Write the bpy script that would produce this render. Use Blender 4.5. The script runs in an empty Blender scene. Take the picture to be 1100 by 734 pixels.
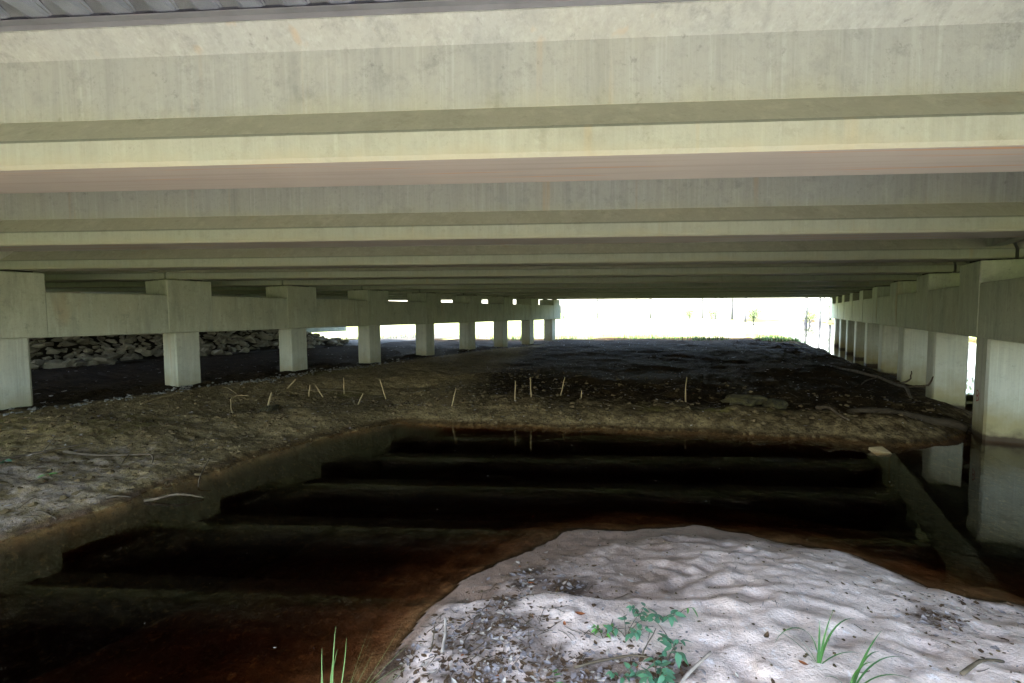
import bpy, bmesh, math, random
import numpy as np
from mathutils import Matrix, Vector

random.seed(7)
SC = bpy.context.scene
COL = SC.collection

# ------------------------------------------------------------------ camera
EYE = 2.25                       # eye height above the creek surface
YAW, PITCH, ROLL = .5046, -.0599, -.0047
SKEW = .4411                     # girders are skewed against the bents
CS, SN = math.cos(SKEW), math.sin(SKEW)
_f = Vector((-math.sin(YAW), math.cos(YAW), 0)); _r = Vector((math.cos(YAW), math.sin(YAW), 0)); _u = Vector((0, 0, 1))
_f, _u = _f*math.cos(PITCH)+_u*math.sin(PITCH), _u*math.cos(PITCH)-_f*math.sin(PITCH)
_r, _u = _r*math.cos(ROLL)+_u*math.sin(ROLL), _u*math.cos(ROLL)-_r*math.sin(ROLL)
cam = bpy.data.cameras.new('camera'); cam_o = bpy.data.objects.new('camera', cam); COL.objects.link(cam_o)
cam.sensor_width = 36; cam.lens = 520/1100*36; cam.clip_start = .05; cam.clip_end = 3000
M = Matrix((_r, _u, -_f)).transposed().to_4x4(); M.translation = (0, 0, EYE); cam_o.matrix_world = M
SC.camera = cam_o

# ------------------------------------------------------------------ sky, sun, exposure
SUN_EL, SUN_AZ = math.radians(58), math.radians(233)   # azimuth clockwise from +Y
world = bpy.data.worlds.new('World'); SC.world = world; world.use_nodes = True
wn = world.node_tree; bg = wn.nodes['Background']
sky = wn.nodes.new('ShaderNodeTexSky'); sky.sky_type = 'NISHITA'; sky.sun_disc = False
sky.sun_elevation = SUN_EL; sky.sun_rotation = SUN_AZ; sky.air_density = 1.0; sky.dust_density = 2.6; sky.ozone_density = .0
wn.links.new(sky.outputs[0], bg.inputs[0]); bg.inputs[1].default_value = .15
sun = bpy.data.lights.new('sun', 'SUN'); sun.energy = 2.2; sun.angle = math.radians(.5); sun.color = (1, .975, .94)
sun_o = bpy.data.objects.new('sun', sun); COL.objects.link(sun_o)
sd_ = Vector((math.sin(SUN_AZ)*math.cos(SUN_EL), math.cos(SUN_AZ)*math.cos(SUN_EL), math.sin(SUN_EL)))
sun_o.rotation_euler = sd_.to_track_quat('Z', 'Y').to_euler(); sun_o.location = sd_*50
vs = SC.view_settings; vs.view_transform = 'Standard'; vs.look = 'None'; vs.gamma = 1; vs.use_curve_mapping = False
vs.exposure = 3.85
cy = SC.cycles; cy.max_bounces = 9; cy.diffuse_bounces = 7; cy.glossy_bounces = 5; cy.transparent_max_bounces = 24
cy.use_denoising = True; cy.denoising_input_passes = 'RGB_ALBEDO_NORMAL'; cy.denoising_prefilter = 'ACCURATE'; cy.sample_clamp_indirect = 12
cy.caustics_reflective = False; cy.caustics_refractive = False

# ------------------------------------------------------------------ helpers
def obj(name, me, parent=None, mats=()):
    o = bpy.data.objects.new(name, me); COL.objects.link(o)
    for m in mats: me.materials.append(m)
    if parent: o.parent = parent
    return o
def empty(name, loc=(0, 0, 0)):
    o = bpy.data.objects.new(name, None); COL.objects.link(o); o.location = loc; o.empty_display_size = .1; return o
def tag(o, label, cat, group=None):
    o['label'] = label; o['category'] = cat
    if group: o['group'] = group
    return o
def copy(o, parent=None, loc=None, name=None):
    c = o.copy(); COL.objects.link(c); c.parent = parent
    if loc is not None: c.location = loc
    return c
class MB:
    def __init__(s): s.v = []; s.f = []; s.m = []
    def add(s, vs, fs, mi=0):
        k = len(s.v); s.v += [tuple(p) for p in vs]; s.f += [tuple(i+k for i in f) for f in fs]; s.m += [mi]*len(fs); return s
    def box(s, a, b, mi=0):
        (x0, y0, z0), (x1, y1, z1) = a, b
        return s.add([(x0,y0,z0),(x1,y0,z0),(x1,y1,z0),(x0,y1,z0),(x0,y0,z1),(x1,y0,z1),(x1,y1,z1),(x0,y1,z1)],
                     [(0,3,2,1),(4,5,6,7),(0,1,5,4),(1,2,6,5),(2,3,7,6),(3,0,4,7)], mi)
    def tube(s, pts, rad, n=6, mi=0):
        pts = [Vector(p) for p in pts]; vs = []; fs = []
        for i, p in enumerate(pts):
            d = (pts[min(i+1, len(pts)-1)]-pts[max(i-1, 0)]).normalized()
            a = d.orthogonal().normalized() if i == 0 else (a-d*a.dot(d)).normalized()
            b = d.cross(a)
            for k in range(n):
                t = 2*math.pi*k/n; vs.append(p+(a*math.cos(t)+b*math.sin(t))*rad[i])
        for i in range(len(pts)-1):
            for k in range(n):
                fs.append((i*n+k, i*n+(k+1) % n, (i+1)*n+(k+1) % n, (i+1)*n+k))
        fs.append(tuple(range(n))[::-1]); fs.append(tuple(range((len(pts)-1)*n, len(pts)*n)))
        return s.add(vs, fs, mi)
    def mesh(s, name, smooth=False):
        me = bpy.data.meshes.new(name); me.from_pydata(s.v, [], s.f)
        me.polygons.foreach_set('material_index', s.m)
        if smooth: me.polygons.foreach_set('use_smooth', [True]*len(s.f))
        me.update(); return me
def bevelled(mb, name, w, seg=1):
    bm = bmesh.new(); me = mb.mesh(name); bm.from_mesh(me)
    bmesh.ops.bevel(bm, geom=bm.edges[:], offset=w, segments=seg, affect='EDGES', clamp_overlap=True)
    bm.to_mesh(me); bm.free(); return me

# ------------------------------------------------------------------ materials
class Nt:
    def __init__(s, name):
        s.mat = bpy.data.materials.new(name); s.mat.use_nodes = True; s.t = s.mat.node_tree
        s.b = s.t.nodes['Principled BSDF']; s.out = s.t.nodes['Material Output']
        s.b.inputs['Specular IOR Level'].default_value = .35
    def n(s, typ, **kw):
        nd = s.t.nodes.new('ShaderNode'+typ)
        for k, v in kw.items(): setattr(nd, k, v)
        return nd
    def l(s, a, b): s.t.links.new(a, b)
    def coords(s, scale=(1, 1, 1), kind='Object', rand=False):
        tc = s.n('TexCoord'); mp = s.n('Mapping'); mp.inputs['Scale'].default_value = scale
        src = tc.outputs[kind]
        if rand:
            oi = s.n('ObjectInfo'); ad = s.n('VectorMath', operation='MULTIPLY_ADD')
            cb = s.n('CombineXYZ'); 
            for i in range(3): s.l(oi.outputs['Random'], cb.inputs[i])
            s.l(cb.outputs[0], ad.inputs[0]); ad.inputs[1].default_value = (37, 53, 11); s.l(src, ad.inputs[2]); src = ad.outputs[0]
        s.l(src, mp.inputs[0]); return mp.outputs[0]
    def noise(s, vec, sc, detail=4, rough=.55, lo=.35, hi=.65):
        nz = s.n('TexNoise'); nz.inputs['Scale'].default_value = sc; nz.inputs['Detail'].default_value = detail
        nz.inputs['Roughness'].default_value = rough; s.l(vec, nz.inputs['Vector'])
        mr = s.n('MapRange'); mr.inputs[1].default_value = lo; mr.inputs[2].default_value = hi; s.l(nz.outputs[0], mr.inputs[0])
        return mr.outputs[0]
    def math(s, op, a, b=None):
        m = s.n('Math', operation=op)
        for i, x in enumerate((a, b)):
            if x is None: continue
            if isinstance(x, (int, float)): m.inputs[i].default_value = x
            else: s.l(x, m.inputs[i])
        return m.outputs[0]
    def mix(s, fac, a, b, blend='MIX'):
        m = s.n('Mix', data_type='RGBA', blend_type=blend)
        for sock, x in ((m.inputs[0], fac), (m.inputs[6], a), (m.inputs[7], b)):
            if isinstance(x, (int, float)): sock.default_value = x
            elif isinstance(x, tuple): sock.default_value = (*x, 1)
            else: s.l(x, sock)
        return m.outputs[2]
    def bump(s, h, strength, dist, prev=None):
        b = s.n('Bump'); b.inputs['Strength'].default_value = strength; b.inputs['Distance'].default_value = dist
        s.l(h, b.inputs['Height'])
        if prev: s.l(prev, b.inputs['Normal'])
        return b.outputs[0]
    def done(s, col, rough=.85, nrm=None, metal=0):
        if isinstance(col, tuple): s.b.inputs['Base Color'].default_value = (*col, 1)
        else: s.l(col, s.b.inputs['Base Color'])
        if isinstance(rough, (int, float)): s.b.inputs['Roughness'].default_value = rough
        else: s.l(rough, s.b.inputs['Roughness'])
        s.b.inputs['Metallic'].default_value = metal
        if nrm: s.l(nrm, s.b.inputs['Normal'])
        return s.mat

def concrete(name, base, warm, dark, streak=(9, 9, .5), amt=.5, algae=False):
    t = Nt(name)
    vo = t.coords(rand=True); vst = t.coords(streak, rand=True)
    col = t.mix(t.noise(vo, .7, 5, .6), base, warm)
    col = t.mix(t.math('MULTIPLY', t.noise(vst, 1.0, 6, .65, .48, .75), amt), col, dark)
    lt = tuple(min(.75, c*1.35) for c in base)
    col = t.mix(t.math('MULTIPLY', t.noise(vst, 2.3, 4, .6, .55, .72), amt*.8), col, lt)
    col = t.mix(t.math('MULTIPLY', t.noise(vo, 2.6, 6, .7, .57, .72), .45), col, dark)
    col = t.mix(t.math('MULTIPLY', t.noise(vo, 30, 4, .6, .66, .74), .4), col, tuple(c*.45 for c in base))
    col = t.mix(t.math('MULTIPLY', t.noise(vst, .55, 3, .5, .66, .74), .35), col, (.38, .25, .10))
    vf = t.coords((streak[0]*4.5, streak[1]*4.5, streak[2]*1.2), rand=True)
    col = t.mix(t.math('MULTIPLY', t.noise(vf, 1.0, 4, .6, .56, .70), amt*.55), col, lt)
    col = t.mix(t.math('MULTIPLY', t.noise(vf, .7, 4, .6, .60, .72), amt*.4), col, dark)
    col = t.mix(t.math('MULTIPLY', t.noise(vo, 5.0, 8, .78, .55, .68), .55), col, dark)
    col = t.mix(t.math('MULTIPLY', t.noise(vo, 24, 8, .8, .50, .66), .28), col, dark)
    col = t.mix(t.math('MULTIPLY', t.noise(vo, 3.3, 7, .75, .56, .66), .30), col, tuple(c*f for c, f in zip(lt, (1.0, .97, .92))))
    col = t.mix(t.math('MULTIPLY', t.noise(vo, 11, 6, .75, .62, .70), .5), col, tuple(c*.75 for c in dark))
    if name == 'girder_concrete':
        tc = t.n('TexCoord'); sp = t.n('SeparateXYZ'); t.l(tc.outputs['Object'], sp.inputs[0])
        mr = t.n('MapRange'); t.l(t.math('ADD', sp.outputs[2], t.math('MULTIPLY', t.noise(t.coords((2.2, 2.2, 1), rand=True), 1, 5, .7, .3, .7), -.11)), mr.inputs[0])
        mr.inputs[1].default_value = .03; mr.inputs[2].default_value = -.06
        col = t.mix(t.math('MULTIPLY', mr.outputs[0], .7), col, (.315, .31, .245))
        mr = t.n('MapRange'); t.l(t.math('ADD', sp.outputs[2], t.math('MULTIPLY', t.noise(t.coords((3, 3, 1), rand=True), 1, 5, .7, .3, .7), .16)), mr.inputs[0])
        mr.inputs[1].default_value = .54; mr.inputs[2].default_value = .40
        col = t.mix(t.math('MULTIPLY', mr.outputs[0], .30), col, (.31, .33, .20))
    if algae:
        tc = t.n('TexCoord'); sp = t.n('SeparateXYZ'); t.l(tc.outputs['Object'], sp.inputs[0])
        zz = t.math('ADD', sp.outputs[2], t.math('MULTIPLY', t.noise(vo, 2.2, 5, .6, .3, .7), -.30))
        mr = t.n('MapRange'); t.l(zz, mr.inputs[0]); mr.inputs[1].default_value = .8; mr.inputs[2].default_value = .05
        col = t.mix(t.math('MULTIPLY', mr.outputs[0], .9), col, (.22, .19, .075))
        mr2 = t.n('MapRange'); t.l(zz, mr2.inputs[0]); mr2.inputs[1].default_value = .02; mr2.inputs[2].default_value = -.20
        col = t.mix(mr2.outputs[0], col, (.07, .05, .025))
        mr3 = t.n('MapRange'); t.l(t.math('ADD', sp.outputs[2], t.math('MULTIPLY', t.noise(vo, 6, 4, .6, .3, .7), -.03)), mr3.inputs[0]); mr3.inputs[1].default_value = .09; mr3.inputs[2].default_value = .05
        col = t.mix(t.math('MULTIPLY', mr3.outputs[0], .85), col, (.035, .022, .010))
    nb = t.bump(t.noise(vo, 70, 4, .6, .2, .8), .25, .004)
    nb = t.bump(t.noise(vst, 1.2, 4, .6, .2, .8), .3, .01, nb)
    return t.done(col, .88, nb)
M_GIRDER = concrete('girder_concrete', (.285, .33, .31), (.295, .33, .285), (.15, .175, .165), amt=.45)
M_HAUNCH = concrete('girder_ledge_dusty', (.44, .465, .37), (.42, .435, .33), (.30, .31, .235), (3, 3, 1), .5)
M_CAP = concrete('cap_concrete', (.385, .43, .355), (.40, .42, .32), (.20, .225, .19), (2.5, 2.5, .6), .65)
M_PILE = concrete('pile_concrete', (.41, .45, .385), (.43, .45, .37), (.26, .285, .25), (8, 8, .35), .6, algae=True)

def soffit_mat():
    t = Nt('girder_soffit'); vo = t.coords(rand=True); vl = t.coords((.35, 16, 1), rand=True)
    col = t.mix(t.noise(vo, 1.2, 5), (.335, .325, .275), (.30, .295, .255))
    col = t.mix(t.math('MULTIPLY', t.noise(vl, 1.0, 5, .6, .5, .7), .6), col, (.24, .225, .185))
    col = t.mix(t.math('MULTIPLY', t.noise(vl, 1.6, 3, .5, .62, .68), .7), col, (.42, .20, .07))
    tc = t.n('TexCoord'); sp = t.n('SeparateXYZ'); t.l(tc.outputs['Object'], sp.inputs[0])
    e = t.math('GREATER_THAN', t.math('ABSOLUTE', t.math('SUBTRACT', sp.outputs[1], .2795)), .266)
    col = t.mix(t.math('MULTIPLY', e, t.noise(t.coords((.5, 1, 1), rand=True), 1.5, 4, .6, .4, .6)), col, (.40, .19, .06))
    return t.done(col, .7, t.bump(t.noise(vo, 40, 3, .5, .2, .8), .2, .003))
M_SOFFIT = soffit_mat()

def simple(name, base, var, sc=6, rough=.8, bump=.3, bd=.01, metal=0, scale=(1, 1, 1), spec=None):
    t = Nt(name); vo = t.coords(scale, rand=True)
    col = t.mix(t.noise(vo, sc, 5, .6), base, var)
    m = t.done(col, rough, t.bump(t.noise(vo, sc*4, 4, .6, .2, .8), bump, bd) if bump else None, metal)
    if spec is not None: t.b.inputs['Specular IOR Level'].default_value = spec
    return m
M_METAL = simple('galvanised_steel', (.36, .40, .50), (.27, .30, .37), 5, .2, .1, .002, .85)
M_FLASH = simple('galvanised_flashing', (.23, .255, .27), (.19, .21, .225), 3, .55, .1, .002, .5)
M_PAD = simple('black_rubber', (.02, .02, .02), (.03, .03, .03), 8, .8, 0)
M_WOODP = simple('pale_split_wood', (.36, .28, .14), (.24, .18, .09), 5, .8, .4, .004, 0, (6, 6, 1), spec=.06)
M_TWIG = simple('grey_dead_wood', (.13, .105, .07), (.065, .05, .03), 8, .85, .5, .004, spec=.06)
M_BLEACH = simple('bleached_wood', (.42, .37, .31), (.26, .22, .17), 8, .8, .4, .004, spec=.06)
M_LOG = simple('rotten_wood', (.035, .027, .016), (.06, .046, .028), 3, .9, .8, .03, 0, (1, 4, 4), spec=.06)
def rock_mat():
    t = Nt('riprap_stone'); vo = t.coords(rand=True); oi = t.n('ObjectInfo')
    a = t.mix(oi.outputs['Random'], (.46, .44, .36), (.24, .23, .18)); col = t.mix(t.noise(vo, 2.5, 6, .65), a, t.mix(.5, a, (.12, .11, .08)))
    t.b.inputs['Specular IOR Level'].default_value = .1
    return t.done(col, .92, t.bump(t.noise(vo, 7, 5, .65, .2, .8), .6, .04))
M_ROCK = rock_mat()
M_PEB = simple('pebble_stone', (.22, .21, .17), (.12, .11, .09), 20, .9, .3, .01, spec=.06)
M_LEAF = simple('green_leaf', (.085, .20, .13), (.08, .21, .085), 3, .42, .2, .001, spec=.5)
M_LEAF2 = simple('young_leaf', (.10, .26, .04), (.08, .22, .05), 3, .45, .2, .001)
M_GRASS = simple('grass_blade_green', (.06, .16, .03), (.04, .115, .035), 4, .45, 0)
M_REED = simple('reed_blade', (.16, .25, .09), (.11, .20, .055), 4, .5, 0)
M_BARK = simple('bark', (.22, .21, .21), (.14, .135, .13), 5, .9, .8, .03, 0, (1, 1, .25))
M_CROWN = simple('foliage', (.05, .09, .02), (.08, .12, .03), 1, .6, 0)
M_LIT = [simple('dead_leaf_grey', (.36, .33, .32), (.22, .19, .18), 6, .8, .3, .003, spec=.06),
         simple('dead_leaf_brown', (.14, .09, .05), (.08, .05, .03), 6, .8, .3, .003, spec=.06),
         simple('dead_leaf_rust', (.40, .13, .04), (.26, .09, .035), 6, .75, .3, .003, spec=.06),
         simple('dead_leaf_pale', (.58, .52, .44), (.44, .38, .30), 6, .8, .3, .003, spec=.06)]
M_REDP = simple('red_paint', (.30, .03, .03), (.22, .04, .03), 8, .7, 0)

# ------------------------------------------------------------------ terrain
def vnoise(x, y, seed=0):
    xi = np.floor(x).astype(np.int64); yi = np.floor(y).astype(np.int64)
    fx = x-xi; fy = y-yi; fx = fx*fx*(3-2*fx); fy = fy*fy*(3-2*fy)
    def h(a, b):
        n = (a*374761393+b*668265263+seed*1274126177) & 0x7fffffff
        n = ((n ^ (n >> 13))*1274126177) & 0x7fffffff
        return ((n ^ (n >> 16)) & 0xffff)/65535.
    return (h(xi, yi)*(1-fx)+h(xi+1, yi)*fx)*(1-fy)+(h(xi, yi+1)*(1-fx)+h(xi+1, yi+1)*fx)*fy
def fbm(x, y, sc, oc=4, seed=0):
    s = np.zeros_like(x); a = .5; 
    for o in range(oc):
        s += a*(vnoise(x*sc+17.3*o, y*sc-9.1*o, seed+o)-.5); sc *= 2.03; a *= .5
    return s*2
def sst(a, b, x):
    t = np.clip((x-a)/(b-a), 0, 1); return t*t*(3-2*t)
WATER = [(-6.76, 1.65), (-6.85, 2.43), (-6.88, 3.45), (-7.14, 4.53), (-7.15, 5.56), (-7.1, 6.57), (-6.8, 7.55), (-5.51, 8.02),
         (-3.75, 8.68), (-2.07, 9.22), (-.5, 9.73), (.97, 10.1), (1.8, 10.2), (2.5, 10.6), (2.95, 11.4), (3.3, 12.1), (3.75, 13.2), (3.95, 15), (3.9, 18), (3.7, 21), (3.2, 24), (2.8, 27), (2.4, 32), (1.6, 38),
         (.8, 45), (-2, 70), (-8, 130), (6, 130), (11, 70), (12.5, 45), (13, 25), (12.5, 4), (13, -5), (14, -60), (7, -60), (8, -5), (7.2, 2), (6, 3.8), (4, 4.6), (2.4, 4.8), (1.6, 4.95), (1.1, 5.05), (.51, 5.3),
         (-.23, 5.4), (-1.03, 5.1), (-1.68, 4.6), (-2.06, 3.9), (-2.33, 3.2), (-2.28, 2.67), (-2.13, 2.03), (-2.05, 1.2), (-2.4, -1),
         (-3.2, -8), (-4, -60), (-11, -60), (-8, -8), (-6.9, -1)]
def sdist(x, y):
    P = np.array(WATER); Q = np.roll(P, -1, 0)
    d2 = np.full(x.shape, 1e9); ins = np.zeros(x.shape, bool)
    for (ax, ay), (bx, by) in zip(P, Q):
        ex, ey = bx-ax, by-ay
        t = np.clip(((x-ax)*ex+(y-ay)*ey)/(ex*ex+ey*ey), 0, 1)
        d2 = np.minimum(d2, (x-ax-t*ex)**2+(y-ay-t*ey)**2)
        c = (ay > y) != (by > y)
        if ey != 0: ins ^= c & (x < ex*(y-ay)/ey+ax)
    d = np.sqrt(d2); return np.where(ins, -d, d)
DECK0, DECK1 = -.75, 33.3
_dn = random.Random(3)
DENTS = [(_dn.uniform(-.9, 2.3), _dn.uniform(2.2, 5.0), _dn.uniform(.05, .10), _dn.uniform(0, 3.14), _dn.uniform(.6, 1.2)) for _ in range(70)]
def dents(x, y):            # old footprints and hollows in the dry sand
    o = np.zeros_like(x); m = (x > -1.6) & (x < 3.2) & (y > 1.5) & (y < 5.6); X, Y = x[m], y[m]; a = np.zeros_like(X)
    for cx, cy_, r, th, k in DENTS:
        u = ((X-cx)*math.cos(th)+(Y-cy_)*math.sin(th))/(r*1.5); w = (-(X-cx)*math.sin(th)+(Y-cy_)*math.cos(th))/r
        q = u*u+w*w; a += k*(-.019*np.exp(-q*1.2)+.008*np.exp(-(np.sqrt(q)-1.35)**2*4))
    o[m] = a; return o
def fields(x, y):
    x = np.asarray(x, float); y = np.asarray(y, float)
    v = -x*SN+y*CS
    d = sdist(x+fbm(x, y, 1.6, 5, 5)*.2, y+fbm(x, y, 1.6, 5, 9)*.2)
    bar = ((x > -4.6) & (y < 6.6) & (x < 9.5) | (x > 4) & (y < 6.6) & (x < 9)).astype(float)
    left = (1-bar)*sst(-4.5, -7.5, x+(y-7.5)*.35)
    far = (1-bar)*(1-left)
    e = lambda k: 1-np.exp(-np.maximum(d, 0)/k)
    hb = .36*e(.95)+.10*sst(.8, 4.5, d)
    ripple = fbm(x, y, 1.3, 4, 21)*.032+fbm(x, y, 11, 3, 23)*.014+fbm(x+y*.4, y-x*.4, 6.5, 2, 33)**2*.03+fbm(x, y, 14, 2, 41)*.008+dents(x, y)
    dim = np.maximum(fbm(x, y*1.3, 3.4, 1, 43)**2, fbm(x+5, y*1.3, 4.2, 1, 47)**2)*1.3
    hb = hb+ripple*sst(.0, .35, d)+dim*.035*sst(.15, .5, d)*sst(-1.2, 0, x)+.05*sst(-1.2, .3, x)*sst(.2, 1, d)
    # low scarp between the dry sand and the wet terrace on the creek side
    scar = (y-2.95)-.30*(x+1.9)+.12*fbm(x, y, 2.2, 2, 71)
    hb = hb-.05*sst(-.03, .10, scar)*sst(.3, -.6, x)*sst(.0, .3, d)
    hl = -.10*sst(24, 28, v)*sst(-9, -12, x)+.26*e(.9)+.16*sst(2.5, 5, d)+(fbm(x, y, .6, 4, 51)*.20+np.maximum(fbm(x, y, 1.9, 3, 57), 0)*.07)*sst(.1, 1.2, d)*sst(-12.6, -10.6, x)+fbm(x, y, 8, 3, 59)*.03+(fbm(x, y, .9, 4, 99)*.10+np.maximum(fbm(x, y, 2.5, 3, 101), 0)*.09)*sst(-12.4, -13.4, x)
    hf = .30*e(.40)+.08*sst(1, 4, d)+np.maximum(fbm(x, y, 1.5, 4, 61), -.1)*.17*sst(.1, .6, d)*sst(6, 2, d)+fbm(x, y, .5, 5, 63)*.14*sst(.5, 2, d)+np.maximum(fbm(x*.6, y*1.4, .9, 4, 65), 0)*.12*sst(2, 5, d)*sst(38, 30, y)+fbm(x, y, 7, 3, 69)*.022
    hf = hf-.12*sst(.2, 3.4, x)*sst(12.5, 16, y)*sst(40, 34, y)
    z = bar*hb+left*hl+far*hf
    z = np.where(d < 0, -.62*(1-np.exp(d/np.where(bar > 0, 2.6, np.where(x < -4.6, .45, .7))))+fbm(x, y, 2.5, 4, 81)*.06*sst(0, -.4, d), z)
    # beyond the bridge the ground swells gently
    out = sst(35, 60, v); z = z+np.where(d > 0, out*(.25+fbm(x, y, .08, 3, 91)*.4)*sst(0, 4, d), 0)
    # road embankments behind the two abutments
    lat = np.minimum(np.where(x < -10, (29.5-v)*.5, (DECK1+8.5-v)*.5), (v-DECK0+8.5)*.5)
    emb = np.minimum(np.maximum((-21.9-x)*.5, (x-15.6)*.5), lat); emb = np.minimum(emb, 4.1)
    emb = emb+fbm(x, y, 1.1, 3, 95)*.08*sst(0, .5, emb)
    z = np.maximum(z, emb)
    return z, d, bar, left, far, v, scar
def ground_z(x, y): return float(fields(np.array([x]), np.array([y]))[0][0])

def axis(bounds, far):
    a = []
    for (p, q, s) in bounds: a += list(np.arange(p, q-1e-6, s))
    a.append(bounds[-1][1])
    s = bounds[0][2]; p = a[0]; lo = []
    while p > far[0]: s = min(s*1.16, 120); p -= s; lo.append(p)
    s = bounds[-1][2]; p = a[-1]; hi = []
    while p < far[1]: s = min(s*1.16, 120); p += s; hi.append(p)
    return np.array(lo[::-1]+a+hi)
gx = axis([(-28, -14, .35), (-14, -2.7, .065), (-2.7, 3.4, .025), (3.4, 8, .1)], (-900, 900))
gy = axis([(-2, 1.2, .1), (1.2, 5.5, .025), (5.5, 12.5, .06), (12.5, 36, .22)], (-900, 1500))
GX, GY = np.meshgrid(gx, gy); sh = GX.shape
Z, D, BAR, LEFT, FAR, V, SCAR = fields(GX.ravel(), GY.ravel())
X_, Y_ = GX.ravel(), GY.ravel()
nxg, nyg = len(gx), len(gy)
ii = np.arange((nxg-1)*(nyg-1)); r_ = ii//(nxg-1); c_ = ii % (nxg-1); k0 = r_*nxg+c_
faces = np.stack([k0, k0+1, k0+1+nxg, k0+nxg], 1)
me = bpy.data.meshes.new('ground')
me.vertices.add(len(X_)); me.vertices.foreach_set('co', np.stack([X_, Y_, Z], 1).ravel())
me.loops.add(faces.size); me.loops.foreach_set('vertex_index', faces.ravel())
me.polygons.add(len(faces)); me.polygons.foreach_set('loop_start', np.arange(0, faces.size, 4)); me.polygons.foreach_set('loop_total', np.full(len(faces), 4))
me.polygons.foreach_set('use_smooth', np.ones(len(faces), bool)); me.update(); me.validate()
OUT = sst(-.1, .3, D)*np.maximum(sst(34.2, 36, V), sst(-3.5, -6.5, V))          # open ground either side of the bridge
SAND = np.clip(BAR*sst(-8, -2, V+4)+LEFT*.30*sst(5.5, 1.8, Y_+.35*(X_+7))*sst(-11, -8, X_), 0, 1)
SAND = np.where(D < 0, 0, SAND)
SHALLOW = sst(-.9, .0, D)*BAR*(D < 0)
LOAM = np.clip(LEFT*sst(-13.2, -12.0, X_)+FAR*.30*sst(2.6, .3, D)+.25*FAR*sst(12.5, 9, Y_), 0, 1)*(1-OUT)
_dr = random.Random(5); CLUMP = [(_dr.gauss(-1.55, .34), _dr.gauss(2.4, .42)) for _ in range(26)]+[(-.66, 2.5), (-.5, 2.58), (-.8, 2.3), (.95, 3.9), (.93, 3.8)]
DEB = np.zeros_like(X_)
for cx, cy_ in CLUMP: DEB = np.maximum(DEB, np.exp(-((X_-cx)**2+(Y_-cy_)**2)/.030))
DEB = np.clip(DEB*(1+2.2*fbm(X_, Y_, 7, 3, 19)), 0, 1)*.85
MOSS = np.clip(FAR*sst(.35, .8, D)*sst(2.3, 1.4, D)*(fbm(X_, Y_, 1.1, 3, 61)*1.6+.25)*sst(-3.5, -1.5, X_)*sst(1.6, .4, X_)*1.6, 0, 1)+np.clip(LEFT*sst(-13.5, -12, X_)*sst(-8, -10, X_)*(fbm(X_, Y_, .7, 3, 77)+.15), 0, .6)
SILT = sst(0, -.12, D)
WET = np.clip((D > 0)*sst(.10, .0, Z)*(D < 3)+BAR*sst(-.02, .15, SCAR)*sst(.1, -.9, X_)*.6*sst(2.2, 1.2, D), 0, 1)
for nm, a in (('sand', SAND), ('loam', LOAM), ('moss', MOSS), ('wet', WET), ('open', OUT), ('silt', SILT), ('debris', DEB), ('shallow', SHALLOW)):
    at = me.attributes.new(nm, 'FLOAT', 'POINT'); at.data.foreach_set('value', a.astype(np.float32))
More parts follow.
